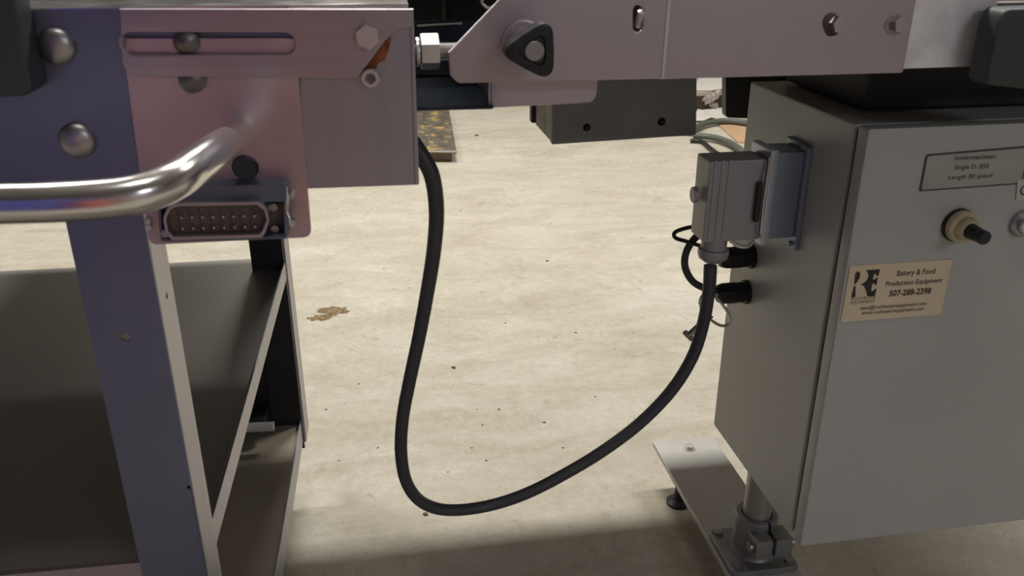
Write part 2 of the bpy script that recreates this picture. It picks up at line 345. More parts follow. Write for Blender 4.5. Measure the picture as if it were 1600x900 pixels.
# socket
fr = [(-0.1920,0.9531),(-0.0893,0.9510),(-0.0926,0.9031),(-0.1959,0.9055)]
ho = [(-0.1907,0.9390),(-0.0930,0.9358),(-0.0955,0.9061),(-0.1934,0.9082)]
sock_h = B().plate(rr(fr, .004, .003, .003, .006), .7005, .721, [ho], bev=.001).obj('socket_housing', sockz, cart, label='blue grey metal socket housing with two rows of pins')
B().box([(-0.1665,0.7120,0.9491)][0], [(-0.0917,0.7210,0.9479)][0]).obj('hinge_flange', zinc, cart, parent=sock_h)
B().plate([(-0.1954,0.9347),(-0.0948,0.9303),(-0.0981,0.8981),(-0.1996,0.9009)], .716, .7195).obj('insert_body', sock, cart, parent=sock_h)
so = [(-0.1776,0.9415),(-0.1116,0.9397),(-0.1057,0.9334),(-0.1048,0.9234),(-0.1097,0.9114),(-0.1132,0.9082),(-0.1844,0.9095),(-0.1884,0.9164),(-0.1884,0.9295),(-0.1829,0.9390)]
cx = sum(q[0] for q in so)/len(so); cz = sum(q[1] for q in so)/len(so)
si = [(cx+(q[0]-cx)*.94, cz+(q[1]-cz)*.80) for q in so]
B().plate(so, .692, .716, [si], bev=.0008, rad=.003).obj('shell', steel_p, cart, parent=sock_h)
B().plate([(cx+(q[0]-cx)*.95, cz+(q[1]-cz)*.82) for q in so], .704, .716, bev=.0003).obj('pin_block', sock, cart, parent=sock_h)
q0, q1, q2 = [Vector(q) for q in [(-0.1751,0.6960,0.9270),(-0.1173,0.6960,0.9260),(-0.1755,0.6960,0.9177)]]
for j in range(2):
    for i in range(8):
        p = q0+(q1-q0)*(i/7)+(q2-q0)*j
        B().cone((p.x, .704, p.z), (p.x, .6965, p.z), .0013, .0010, 10, bev=.0004).obj('pin', bright, cart, parent=sock_h)
        if j == 0 or True:
            B().box((p.x-.0040, .7015, p.z-.0045), (p.x-.0032, .704, p.z+.0045)).obj('rib', sock, cart, parent=sock_h)
for x, y in ((428, 322), (430, 356), (257, 361)):
    c = Vector([(-0.1028,0.7120,0.9291)][0]) if (x, y) == (428, 322) else Vector([(-0.1038,0.7120,0.9098)][0]) if x == 430 else Vector([(-0.1900,0.7000,0.9142)][0])
    B().cone(c, c+Vector((0, -.004, 0)), .0034, n=16, bev=.0006).obj('terminal_screw', dullbolt, cart, parent=sock_h)
B().tube([(-0.0899,0.7030,0.9480),(-0.0894,0.6990,0.9393),(-0.0914,0.7020,0.9273),(-0.0897,0.7000,0.9223),(-0.0888,0.7000,0.9155)], .0014, 8).obj('latch_lever', bright, cart, parent=sock_h)
B().box([(-0.0935,0.7030,0.9282)][0], [(-0.0939,0.7120,0.9024)][0]).obj('latch_lug', zinc, cart, parent=sock_h)
for c in [(-0.0882,0.7210,0.9359),(-0.0898,0.7190,0.9119),(-0.2073,0.7210,0.9191),(-0.2076,0.7210,0.9140)]:
    B().cone(c, (c[0], c[1]-.006, c[2]), .0028, n=6, bev=.0005).obj('fixing_screw', bright, cart, parent=sock_h)

# ---------------------------------------------------------------- right: conveyor frame
cv = Thing('conveyor_frame', 'brushed steel conveyor frame running over the grey control box', 'conveyor', (.7, 1.2, 1.0))
d_ = [(0.1272,1.0994),(0.0710,1.0456),(0.0721,1.0259),(0.0787,1.0186),(0.2664,1.0178),(0.2689,1.0979)]
B().plate([d_[0], d_[1], d_[2]+(.002,), d_[3]+(.004,), d_[4], d_[5]], .760, .764,
          [slot([(0.2398,1.0780)][0], [(0.2406,1.0638)][0], .0042)], bev=.0018).obj('adjuster_plate', steel_p, cv)
E_ = [(0.2652,1.0165),(0.5097,1.0158),(0.5103,1.0949),(0.2653,1.0976)]
B().plate([E_[0], E_[1]+(.003,), E_[2], E_[3]], .765, .769, [slot([(0.4265,1.0645)][0], [(0.4299,1.0587)][0], .0075)], bev=.001).obj('side_plate', steel_p, cv)
B().plate([(0.4927,1.0182),(0.6064,1.0189),(0.5990,1.0935),(0.4850,1.0948)], .772, .776, bev=.0012).obj('galvanised_plate', zinc, cv)
B().plate([(0.2651,1.0179),(0.2679,1.0178),(0.2693,1.0979),(0.2664,1.0979)], .7592, .7603, bev=.0002).obj('edge_glint', bright, cv)  # bright strip painted in for the glint along the plate edge
B().plate([(0.1271,1.0994),(0.1293,1.0994),(0.0743,1.0461),(0.0715,1.0451)], .7592, .7603, bev=.0002).obj('edge_glint', bright, cv)  # painted glint along the slanted edge
g_ = [(0.1102,1.0189),(0.2147,1.0190),(0.2127,0.9923),(0.1099,0.9902)]
B().plate([g_[0], g_[1], g_[2]+(.009,), g_[3]], .790, .794, bev=.001).obj('guard_lip', steel_p, cv)
t_ = [(0.1066,1.0190),(0.1063,0.9904)]
B().plate(rr([(0.0415,0.7866),(0.1132,0.7835),(0.1600,0.9564),(0.0545,0.9740)], 0, 0, 0, 0), .9905, .993, plane='z').obj('guard_pan', navy, cv)
B().box(([(0.1262,1.0010)][0][0]-.012, .794, .993), ([(0.1262,1.0010)][0][0], .96, 1.03)).obj('pan_end', steel_v, cv)
B().cone((g_[0][0]+.004, .7925, .993), (g_[0][0]+.004, .7925, 1.03), .0035, n=20).obj('pan_bend', steel_v, cv)
B().box((.30, .78, 1.017), (1.5, 1.58, 1.078), .003).obj('bed_or_shade_block', bronze, cv)
B().box((.0, .86, 1.105), (1.5, 1.58, 1.16), .003).obj('conveyor_belt', steel_t, cv)
B().box((-.035, 1.60, .985), (1.5, 1.85, 1.16), .004).obj('bed_or_shade_block', bronze, cv)  # unseen overhang added at the rear to throw the floor shadow
B().box((.02, .99, .985), (.19, 1.0, 1.048), .001).obj('cross_panel', navy, cv)
rd = [(0.0589,0.9850,1.0436),(0.1086,0.9850,1.0454)]
B().tube([rd[0], rd[1]], .0016, 8, 0).obj('edge_rod', bright, cv)
B().box((-.02, 1.35, .985), (.05, 1.36, 1.006), .001).obj('rear_panel', bronze, cv)
B().box((-.02, 1.50, .93), (.30, 1.51, 1.10), .001).obj('rear_panel', dark, cv)
B().box((.10, 1.10, .99), (.30, 1.14, 1.09), .01).obj('motor_cover', dark, cv)
lp = [(0.1179,0.9000,1.0758),(0.1296,0.9000,1.0695),(0.1440,0.9000,1.0804)]
B().tube([(0.1323,0.9000,1.0854),(0.1192,0.9000,1.0764),(0.1296,0.9000,1.0689),(0.1473,0.9000,1.0816)], .0022, 10, 3).obj('wire_hook', bright, cv)
# adjusting screw
zc = Vector([(0.0558,0.7650,1.0436)][0]); rc = Vector([(0.0716,0.7650,1.0487)][0]); zc.z = rc.z; zc.x = zc.x
ax = rc.z
def thread(b, u0_, u1_, v, z, r, pitch):
    n = max(2, int((u1_-u0_)/pitch*2)); pr = [((u1_-u0_)*i/n, r*(1 if i % 2 else .86)) for i in range(n+1)]
    return b.lathe((u0_, v, z), (1, 0, 0), pr, 20)
AZ = rc.z-.004
n0 = [(0.0481,0.7750,1.0424)][0][0]; n1 = [(0.0644,0.7750,1.0420)][0][0]; n2 = [(0.0951,0.7750,1.0413)][0][0]
thread(B(), n0-.008, n2+.02, .775, AZ, .0078, .0012).obj('threaded_rod', bright, cv)
B().cone((n0, .775, AZ), (n1, .775, AZ), .0155, n=6, bev=.0014).obj('hex_nut', bright, cv)
B().cone((n0-.004, .775, AZ), (n0-.0008, .775, AZ), .0125, n=32, bev=.0008).obj('washer', bright, cv)
# lobe knob
kc = Vector([(0.1370,0.7050,1.0525)][0]); kb = (kc.x, .76, kc.z)
b = B()
b.lathe(kb, (0, -1, 0), [(0, .0195), (.002, .0195), (.003, .017)], 40); b.obj('knob_washer', steel_p, cv)
B().lathe(kb, (0, -1, 0), [(.003, .0125), (.026, .0125), (.028, .0115)], 40).obj('knob_stem', chrome, cv)
lob = []
for k in range(72):
    a = 2*math.pi*k/72; lob.append(.0196*(1+.185*math.cos(3*(a-R(62)))+.04*math.cos(6*(a-R(62)))))
b = B(); rings = []
for h, s in ((.028, .78), (.032, .96), (.036, 1.0), (.051, 1.0), (.0535, .97), (.0545, .90), (.0545, .55), (.0525, .50)):
    rings.append([b.bm.verts.new((kb[0]+lob[k]*s*math.cos(2*math.pi*k/72), kb[1]-h, kb[2]+lob[k]*s*math.sin(2*math.pi*k/72))) for k in range(72)])
for p, q in zip(rings, rings[1:]):
    for k in range(72): b.bm.faces.new((p[k], p[(k+1) % 72], q[(k+1) % 72], q[k]))
b.bm.faces.new(rings[0]); b.bm.faces.new(rings[-1][::-1])
kn = b.obj('knob', plastic, cv, label='black three-lobed knob with pale round cap')
B().lathe((kb[0], kb[1]-.051, kb[2]), (0, -1, 0), [(0, .0080), (.0035, .0080), (.0040, .0074)], 32).obj('knob_cap', mat('pale_cap', (.36, .34, .34), .35, .4), cv, parent=kn)
# bolts on the plates
c = Vector([(0.4345,0.7650,1.0621)][0]); hexhead(c+Vector((0, .003, 0)), .0165, .010, rot=R(20)).obj('hex_bolt', steel_p, cv)
c = Vector([(0.4955,0.7650,1.0610)][0]); hexhead(c, .0160, .008, rot=R(10)).obj('hex_bolt', steel_p, cv)
c = Vector([(0.4917,0.7650,1.0605)][0]); washer(B(), c, (0, -1, 0), .0095, .001).obj('washer', dullbolt, cv)
c = Vector([(0.2433,0.7700,1.0710)][0]); B().cone((c.x, .768, c.z-.008), (c.x, .761, c.z+.006), .0035, n=16, bev=.0008).obj('slot_bolt', bright, cv)
# black end block, top right
h_ = [(0.5805,1.0762),(0.6663,1.0772),(0.6914,0.9937),(0.5783,1.0074),(0.5776,1.0616)]
B().plate([h_[0]+(.012,), h_[1], h_[2], h_[3]+(.006,), h_[4]], .735, .765, bev=.004).obj('end_cap', darkgrey, cv)

# gearbox housing under the conveyor
gx = Thing('gear_housing', 'dark grey metal box hanging under the middle of the conveyor', 'gearbox', (.3, 1.1, .905))
ga = [(0.2169,0.9010),(0.3996,0.9058),(0.3927,0.9923),(0.2151,0.9967)]
B().plate([ga[0]+(.001,), ga[1]+(.003,), ga[2], ga[3]], 1.0, 1.012, [circ([(0.2593,0.9206)][0], .0046), circ([(0.3535,0.9242)][0], .0050)], bev=.001).obj('cover', housing, gx)
B().box((ga[0][0]+.0005, 1.012, ga[0][1]+.001), (ga[1][0]-.001, 1.11, 1.015), .001).obj('case', mat('scuffed_case_side', (.30, .27, .25), .5, .3, var=.35, vscale=35), gx)
B().box(([(0.2125,0.9123)][0][0], 1.115, [(0.2151,0.9021)][0][1]), ([(0.2125,0.9123)][0][0]+.02, 1.13, 1.015), .003).obj('mounting_foot', plastic, gx)
for c in [(0.2624,1.0120,0.9178),(0.3577,1.0120,0.9215)]:
    B().cone((c[0], 1.011, c[2]), (c[0], 1.004, c[2]), .0040, n=6).obj('recessed_screw', plastic, gx)

# ---------------------------------------------------------------- control box
cb = Thing('control_box', 'grey painted control box with round switch, nameplate and cream business card', 'control box', (.8, .98, .394))
BX0, BX1, BY0, BY1, BZ0, BZ1 = .520, 1.02, .850, 1.122, .3975, .9475
B().box((BX0, BY0, BZ0), (BX1, BY1, BZ1), .003).obj('enclosure', paint, cb)
B().box((BX0+.004, .842, BZ0+.006), (BX1-.006, .850, BZ1-.006)).obj('door_gasket', rubber, cb)
door = B().box((.5200, .822, .3965), (BX1+.006, .8435, .9485), .004).obj('door', paint, cb)
DV = .8219
# nameplate
n_ = [(0.5915,0.9180),(0.7171,0.9228),(0.7175,0.8790),(0.5917,0.8764)]
nm = B().plate(rr(n_, .004, .004, .004, .002), DV-.0008, DV, bev=.0002).obj('nameplate', platebd, cb)
cx = sum(q[0] for q in n_)/4; cz = sum(q[1] for q in n_)/4
B().plate([(cx+(q[0]-cx)*.965, cz+(q[1]-cz)*.91, .003) for q in n_], DV-.0012, DV-.0008, bev=.0001).obj('nameplate_face', plate_m, cb, parent=nm)
for s_t, (px_, pz_), wd in (('Sondermaschinen', [(0.6509,0.9126)][0], .050), ('Single D. 850', [(0.6495,0.9019)][0], .042), ('Length 80 speed', [(0.6505,0.8910)][0], .053)):
    text(s_t, .0072, px_, DV-.0014, pz_-.0022, platebd, cb, nm, width=wd, off=.0001)
# tape with O
tp = [(0.7105,0.8845),(0.7495,0.8857),(0.7538,0.8615),(0.7143,0.8605)]
ot = B().plate(tp, DV-.0016, DV-.0002, bev=.0002).obj('tape_label', tape, cb)
c = [(0.7193,0.8722)][0]; text('ON', .018, c[0]+.0103, DV-.0019, c[1]-.006, ink, cb, ot)
# business card
k_ = [(0.5232,0.7915),(0.6504,0.7941),(0.6519,0.7244),(0.5246,0.7211)]
cu0, cu1 = (k_[0][0]+k_[3][0])/2, (k_[1][0]+k_[2][0])/2; cz1, cz0 = (k_[0][1]+k_[1][1])/2, (k_[2][1]+k_[3][1])/2
cd = B().plate([(cu0, cz0), (cu1, cz0), (cu1, cz1), (cu0, cz1)], DV-.0009, DV-.0002, bev=.0001).obj('business_card', card, cb, label='cream printed business card stuck on the door')
CV = DV-.0011
W = cu1-cu0; Hh = cz1-cz0
def cu_(x, y): return (cu0+W*x, cz0+Hh*y)
for s_t, x, y, sz, wd, mm, off in (('Bakery & Food', .66, .77, .0095, .048, ink, .00012), ('Production Equipment', .66, .60, .0085, .071, ink, .00012),
                          ('507-288-2398', .64, .41, .0105, .053, ink, .0003), ('sean@rochesterequipment.com', .50, .20, .0068, .084, inkb, .0001),
                          ('www.rochesterequipment.com', .50, .11, .0068, .079, inkb, .0001), ('ROCHESTER', .185, .385, .0055, .030, inkb, 0), ('EQUIPMENT', .185, .315, .0055, .030, inkb, 0)):
    c = cu_(x, y); text(s_t, sz, c[0], CV, c[1], mm, cb, cd, width=wd, off=off)
def tr(*pts):   # logo outline, points in card fractions
    return [cu_(a, b) for a, b in pts]
b = B()
def flat(b, pl):
    bmesh.ops.triangle_fill(b.bm, use_beauty=True, edges=[b.bm.edges.new(e) for e in (lambda V: [(V[i], V[(i+1) % len(V)]) for i in range(len(V))])([b.bm.verts.new((p[0], CV, p[1])) for p in pl])])
flat(b, tr((.060, .87), (.085, .90), (.108, .87), (.112, .80), (.100, .73), (.070, .66), (.066, .70)))
flat(b, tr((.070, .65), (.085, .64), (.100, .47), (.092, .44), (.062, .44), (.060, .48)))
flat(b, tr((.155, .91), (.295, .91), (.292, .79), (.275, .80), (.262, .83), (.245, .83), (.243, .74), (.262, .735), (.275, .77), (.288, .76), (.290, .64), (.276, .63), (.262, .665), (.246, .66),
           (.246, .53), (.265, .53), (.285, .57), (.298, .56), (.292, .44), (.240, .43), (.215, .45), (.190, .56), (.165, .635), (.130, .66), (.165, .69), (.190, .75), (.192, .82), (.175, .88)))
b.obj('logo', ink, cb, parent=cd, recalc=False)
# rotary switch and neighbour
sc = [(0.6478,0.8346),(0.6599,0.8339),(0.7217,0.8319)]
def ring(name, u, z, r, h0, h1, m, prof=None, parent=None):
    return B().lathe((u, DV, z), (0, -1, 0), prof or [(h0, r), (h1-.0012, r), (h1, r-.0012)], 48).obj(name, m, cb, parent=parent)
su, sz = sc[0][0], sc[0][1]
sw = ring('switch_bezel', su, sz, .0195, 0, .004, plastic)
ring('switch_collar', su+.001, sz, .0185, .004, .013, cream, [(.004, .0182), (.012, .0182), (.0135, .0168), (.0135, .0135), (.012, .013)], parent=sw)
ring('switch_boss', su+.001, sz, .0135, .012, .022, cream, [(.010, .0130), (.021, .0130), (.023, .0115), (.023, .009), (.0215, .0085)], parent=sw)
ring('switch_stub', su+.001, sz, .0078, .02, .045, plastic, [(.02, .0082), (.033, .0082), (.0345, .0072), (.035, .0078), (.0455, .0078), (.0465, .0068)], parent=sw)
su2, sz2 = sc[2]
s2 = ring('push_button_bezel', su2+.008, sz2, .0155, 0, .005, dullbolt, [(0, .0155), (.004, .0155), (.006, .013), (.006, .011), (.005, .0105)])
ring('push_button', su2+.008, sz2, .0095, .004, .012, bright, parent=s2)
# plug base on the side of the box
FV0, FV1 = .930, .990
fl = B().plate([(FV0, .770, .004), (FV1, .770, .004), (FV1, .903, .004), (FV0, .903, .004)], .5135, .5195, plane='u', bev=.001).obj('plug_base_flange', hoodb, cb)
B().box((.478, .936, .786), (.5135, .984, .896), .003).obj('plug_base', hoodb, cb, parent=fl)
B().box((.468, .932, .780), (.479, .988, .900), .002).obj('plug_base_collar', mat('collar_highlight_zinc', (.50, .56, .64), .32, .5), cb, parent=fl)  # collar highlight put in as a lighter zinc colour
for z in (.7775, .901):
    B().cone((.5135, .940, z), (.509, .940, z), .0036, n=6, bev=.0006).obj('fixing_screw', hoodb, cb, parent=fl)
# cable glands on the side
for v, z, L in ((1.055, .716, .050), (1.058, .660, .047)):
    B().lathe((.5198, v, z), (-1, 0, 0), [(0, .0175), (.006, .0175), (.007, .0150), (.018, .0148), (.019, .0155), (L-.010, .0150), (L-.002, .0125), (L, .0075)], 12).obj('cable_gland', plastic, cb, ang=20)
B().cone([(0.5053,0.9800,0.6556)][0], ([(0.5053,0.9800,0.6556)][0][0]+.0, .985, .62), .0001).bm.free()
# support plate under the conveyor at the back of the box
B().box((.56, 1.105, .925), (.60, 1.21, 1.016), .002).bm.free()
bk = [(0.5168,0.9433),(0.5585,0.9421),(0.5635,0.8645),(0.5233,0.8813)]
B().plate([bk[0], (bk[1][0]+.22, bk[1][1]), (bk[2][0]+.22, bk[2][1]), (bk[3][0], bk[3][1], .006)], 1.20, 1.215).obj('rear_bracket', plastic, cb)
B().box((.56, .90, .951), (.99, 1.10, 1.016), .004).obj('hanger', dark, cb)

# ---------------------------------------------------------------- foot with clamp and pole
ft = Thing('support_foot', 'flat grey foot plate with cast pole clamp bolted on, below the control box', 'stand', (.64, 1.2, 0))
PZ = .100
B().plate(rr([(.566, .80), (.702, .80), (.706, 1.522), (.568, 1.522)], .002, .002, .004, .004), PZ-.012, PZ, plane='z', bev=.0015).obj('foot_plate', paintp, ft)
cbp = [(0.6382,1.4840)][0]
b = B(); b.cone((cbp[0], cbp[1], PZ), (cbp[0], cbp[1], PZ+.0015), .0135); b.obj('washer', paintp, ft)
hexhead((cbp[0], cbp[1], PZ+.0015), .019, .007, (0, 0, 1), R(10)).obj('hex_bolt', bright, ft)
for u, v in ((.60, 1.43), (.64, .90)):
    B().lathe((u, v, 0), (0, 0, 1), [(0, .024), (.006, .024), (.012, .012), (.03, .008), (PZ-.012, .008)], 24).obj('levelling_foot', rubber, ft)
cu, cvv = .632, 1.148
cl = B().plate(rr([(cu-.062, cvv-.062), (cu+.062, cvv-.062), (cu+.062, cvv+.058), (cu-.062, cvv+.058)], .014, .014, .014, .014), PZ, PZ+.012, plane='z', bev=.002).obj('clamp', castgrey, ft)
B().lathe((cu, cvv, PZ+.012), (0, 0, 1), [(0, .044), (.004, .040), (.012, .0375), (.072, .0375), (.076, .0355), (.076, .027), (.05, .026)], 48).obj('clamp_socket', castgrey, ft, parent=cl)
for s in (-1, 1):
    B().box((cu+.008+s*.018-.016, cvv-.062, PZ+.034), (cu+.008+s*.018+.016, cvv-.020, PZ+.074), .006).obj('clamp_ear', castgrey, ft, parent=cl)
B().box((cu+.0065, cvv-.0395, PZ+.012), (cu+.0095, cvv-.03, PZ+.0885)).obj('clamp_slit', plastic, ft, parent=cl)
B().cone((cu-.032, cvv-.046, PZ+.054), (cu+.05, cvv-.046, PZ+.054), .0085, n=18, bev=.001).obj('clamp_screw', dullbolt, ft, parent=cl)
for a, bb in ((-1, -1), (1, -1), (-1, 1), (1, 1)):
    hexhead((cu+a*.047, cvv+bb*.046-.002, PZ+.012), .016, .006, (0, 0, 1), R(12)).obj('clamp_bolt', dullbolt, ft, parent=cl)
B().cone((cu, cvv, PZ+.05), (cu, cvv, 1.0), 0.0245, n=40).obj('pole', castpale, ft)

# ---------------------------------------------------------------- power cable and its plug hood
pc = Thing('power_cable', 'dark grey cable hanging in a loop, ending in a grey plug on the control box', 'cable', (.42, .95, .70))
cp = [(0.0244,0.8220,0.9690),(0.0349,0.8220,0.9593),(0.0459,0.8220,0.9431),(0.0573,0.8200,0.9193),(0.0612,0.8300,0.8796),(0.0575,0.8350,0.8364),(0.0493,0.8400,0.7877),(0.0385,0.8450,0.7329),(0.0256,0.8500,0.6754),(0.0154,0.8550,0.6232),(0.0115,0.8600,0.5722),(0.0164,0.8650,0.5270),(0.0338,0.8700,0.4929),(0.0653,0.8750,0.4735),(0.1151,0.8850,0.4655),(0.1656,0.8900,0.4743),(0.2179,0.9000,0.4907),(0.2708,0.9100,0.5135),(0.3240,0.9200,0.5457),(0.3682,0.9300,0.5858),(0.3972,0.9400,0.6291),(0.4118,0.9500,0.6741),(0.4166,0.9550,0.7168),(0.4163,0.9570,0.7470)]
B().tube(cp, lambda t: .0086-.0012*math.sin(math.pi*t), 18, 6).obj('cable_sheath', cablem, pc)
ce = Vector(cp[-1]); top = .7865; gc = (ce.x+.002, .957)
B().lathe((gc[0], gc[1], top+.003), (0, 0, -1), [(0, .0165), (.018, .0158), (.019, .0192), (.026, .0195), (.031, .0180), (.036, .0120), (.037, .0078)], 32).obj('cable_gland', hoodm, pc)
hd = B().box((.3945, .936, .786), (.467, .980, .889), .0035).obj('plug_hood', hoodm, pc)
for u in (.3995, .4085, .4175):
    B().box((u, .9348, .790), (u+.004, .937, .890), .0008).obj('hood_rib', hoodm, pc, parent=hd)
B().box((.455, .928, .812), (.4615, .9365, .862), .002).obj('latch_grip', plastic, pc, parent=hd)
B().tube([(.466, .930, .792), (.4645, .927, .80), (.4635, .9265, .835), (.4645, .927, .875), (.466, .930, .893)], .0016, 8).obj('latch_wire', bright, pc, parent=hd)
B().cone((.3905, .958, .842), (.384, .958, .842), .010, n=24, bev=.002).obj('side_screw', hoodm, pc, parent=hd)
B().tube([(.43, .938, .788), (.44, .934, .781), (.452, .934, .779), (.462, .938, .784)], .0025, 10).obj('latch_foot', bright, pc, parent=hd)

# thin wires and clip hanging at the side of the box
wr = Thing('thin_wire', 'thin black wires looping out behind the plug into black glands', 'wire', (.45, 1.06, .70))
w1 = [(0.4709,1.0550,0.7271),(0.4447,1.0500,0.7363),(0.4188,1.0450,0.7472),(0.3990,1.0400,0.7557),(0.3966,1.0400,0.7632),(0.4070,1.0400,0.7680),(0.4240,1.0400,0.7707),(0.4510,1.0500,0.7676)]
B().tube(w1, .0028, 10, 8).obj('wire_strand', rubber, wr)
w2 = [(0.4468,1.0600,0.7551),(0.4346,1.0600,0.7464),(0.4240,1.0600,0.7281),(0.4231,1.0600,0.7062),(0.4344,1.0600,0.6840),(0.4527,1.0600,0.6709),(0.4785,1.0580,0.6639)] + [(.482, 1.058, .660)]
B().tube(w2, .0052, 12, 8).obj('wire_strand', cablem, wr)
kc_ = Thing('spring_clip', 'small bent steel clip dangling beside the lower black gland', 'clip', (.46, 1.04, .62))
k1 = [(0.4425,1.0300,0.6561),(0.4380,1.0300,0.6642),(0.4411,1.0300,0.6718),(0.4523,1.0300,0.6719),(0.4622,1.0300,0.6663),(0.4750,1.0300,0.6516),(0.4854,1.0300,0.6340),(0.4836,1.0300,0.6241),(0.4742,1.0300,0.6228),(0.4611,1.0300,0.6299),(0.4495,1.0300,0.6417)]
B().tube(k1, .0021, 10, 8).obj('clip_loop', bright, kc_)
k2 = [(0.4571,1.0300,0.6411),(0.4422,1.0300,0.6283),(0.4292,1.0300,0.6153),(0.4248,1.0300,0.6107)]
B().tube(k2, .0042, 8, 4).obj('clip_shank', dullbolt, kc_)
kk = [(0.4196,1.0300,0.6171),(0.4310,1.0300,0.6051)]
B().tube(kk, .0040, 8, 0).obj('clip_jaw', dullbolt, kc_)
k3 = [(0.4456,1.0340,0.6491),(0.4418,1.0340,0.6602)]
B().tube(k3, .0045, 10, 0).obj('clip_coil', dullbolt, kc_)

# ---------------------------------------------------------------- things on the floor
yc = Thing('steel_channel', 'worn yellow-painted steel channel piece on the floor behind the cart', 'steel channel', (.3, 4.6, 0))
q = [(0.2758,4.3450),(0.4156,4.3216),(0.4868,5.4914),(0.2604,5.5293)]
dx, dy = q[2][0]-q[1][0], q[2][1]-q[1][1]
B().plate([q[0], q[1], (q[1][0]+dx, q[1][1]+dy), (q[0][0]+dx*.9, q[0][1]+dy)], .057, .065, plane='z').obj('channel_web', yellow, yc)
B().plate([(q[1][0]-.004, q[1][1]), (q[1][0]+.016, q[1][1]-.01), (q[1][0]+dx+.02, q[1][1]+dy), (q[1][0]+dx, q[1][1]+dy)], .050, .061, plane='z').obj('channel_lip', yellow, yc)
B().plate([(q[0][0]-.035, q[0][1]+.12), (q[0][0]+.002, q[0][1]), (q[0][0]+dx*.9, q[0][1]+dy), (q[0][0]+dx*.9-.05, q[0][1]+dy)], .062, .082, plane='z').obj('channel_lip', yellow, yc)
B().plate([(q[0][0]-.001, q[0][1]-.003), (q[1][0]+.014, q[1][1]-.012), (q[1][0]+.014, q[1][1]-.002), (q[0][0]-.001, q[0][1]+.002)], .056, .066, plane='z').obj('cut_edge', bright, yc)
B().plate([(q[0][0]+.02, q[0][1]+.03), (q[1][0]-.004, q[1][1]+.03), (q[1][0]+dx-.01, q[1][1]+dy), (q[0][0]+dx, q[0][1]+dy)], 0, .057, plane='z').obj('channel_block', mat('brown_timber', (.20, .16, .12), .8), yc)
random.seed(4)
def sheet(name, pts, z0, amp, m, label, cat, th=.004, n=5):
    b = B(); V = []
    P00, P10, P11, P01 = [Vector((p[0], p[1], 0)) for p in pts]
    for i in range(n+1):
        for j in range(n+1):
            s, t = i/n, j/n; p = (P00*(1-s)+P10*s)*(1-t)+(P01*(1-s)+P11*s)*t
            V.append(b.bm.verts.new((p.x+random.uniform(-.01, .01), p.y+random.uniform(-.01, .01), z0+random.random()*amp)))
    for i in range(n):
        for j in range(n):
            a = i*(n+1)+j; b.bm.faces.new((V[a], V[a+1], V[a+n+2], V[a+n+1]))
    r = bmesh.ops.extrude_face_region(b.bm, geom=b.bm.faces[:])
    bmesh.ops.translate(b.bm, verts=[g for g in r['geom'] if isinstance(g, bmesh.types.BMVert)], vec=(0, 0, -th))
    o = b.obj(name, m, ang=20); o['label'] = label; o['category'] = cat; return o
sheet('paper_sheet', [(1.9807,5.0262),(2.2501,5.0185),(2.4136,5.4368),(2.0970,5.2791)], .006, .03, paper, 'crumpled white paper sheet on the floor beside the dark hose', 'paper')
sheet('plastic_sheet', [(2.1182,5.4055),(2.3745,5.3171),(2.5891,5.8219),(2.3098,5.8156)], .13, .02, paper, 'pale flat sheet lying on top of the dark pallet, far behind', 'sheet')
q = [(2.0714,5.3038),(2.4425,5.3460)]
pl = Thing('floor_pallet', 'dark low pallet on the floor behind the white paper', 'pallet', (q[0][0]+.2, q[0][1]+.2, 0))
B().box((q[0][0], q[0][1]+.05, 0), (q[1][0]+.2, q[0][1]+.12, .10), .005).obj('front_board', mat('dark_timber', (.05, .035, .025), .8), pl)
B().box((q[0][0], q[0][1]+.05, .10), (q[1][0]+.2, q[0][1]+.9, .125), .004).obj('deck_board', mat('pale_timber', (.36, .32, .26), .8, var=.2, vscale=10), pl)
wad = [(2.2302,5.3394)][0]
b = B()
for i in range(7):
    a = i*.9; b.cone((wad[0]+.03*math.cos(a)-.02, wad[1]+.0+.02*math.sin(a), .03+.012*i), (wad[0]+.05*math.cos(a+1), wad[1]+.03, .05+.012*i), .03, .018, 7)
o = b.obj('crumpled_wad', mat('crumpled_plastic', (.45, .40, .37), .4), ang=10); o['label'] = 'small crumpled grey plastic wad against the dark pallet'; o['category'] = 'wrapping'
cbd = [(2.1104,4.9858),(2.2679,4.8863),(2.0678,4.3944),(2.0410,4.4899)]
b = B().plate([cbd[0], cbd[1], (cbd[1][0]+.1, cbd[1][1]), (cbd[2][0]+.1, cbd[2][1]), cbd[3]], .001, .008, plane='z')
o = b.obj('cardboard_sheet', cardboard); o['label'] = 'tan cardboard sheet flat on the floor beside the hoses'; o['category'] = 'cardboard'
def hose(pts, r, label, m=hosem):
    o = B().tube(pts, r, 12, 8).obj('hose', m); o['label'] = label; o['category'] = 'hose'
hose([(1.8285,4.6780,0.0280),(1.9349,4.8141,0.0280),(2.0500,4.9023,0.0280),(2.1640,4.9200,0.0280),(2.2458,4.8514,0.0280),(2.3110,4.7688,0.0280)], .018, 'dark green hose curving highest, in front of the white paper')
hose([(1.8123,4.5828,0.0280),(1.8676,4.5575,0.0280),(1.9214,4.5011,0.0280),(1.9516,4.3736,0.0280),(1.9374,4.2026,0.0280),(1.8843,4.0233,0.0280)], .018, 'grey green hose, lower of the two, ending at the black tie')
hose([(1.7761,4.5229,0.0140),(1.8081,4.5176,0.0140),(1.8324,4.4827,0.0140),(1.8198,4.3360,0.0140),(1.8093,4.1835,0.0140),(1.7667,3.9449,0.0140)], .012, 'thin black tied cable end in front of the hoses', rubber)
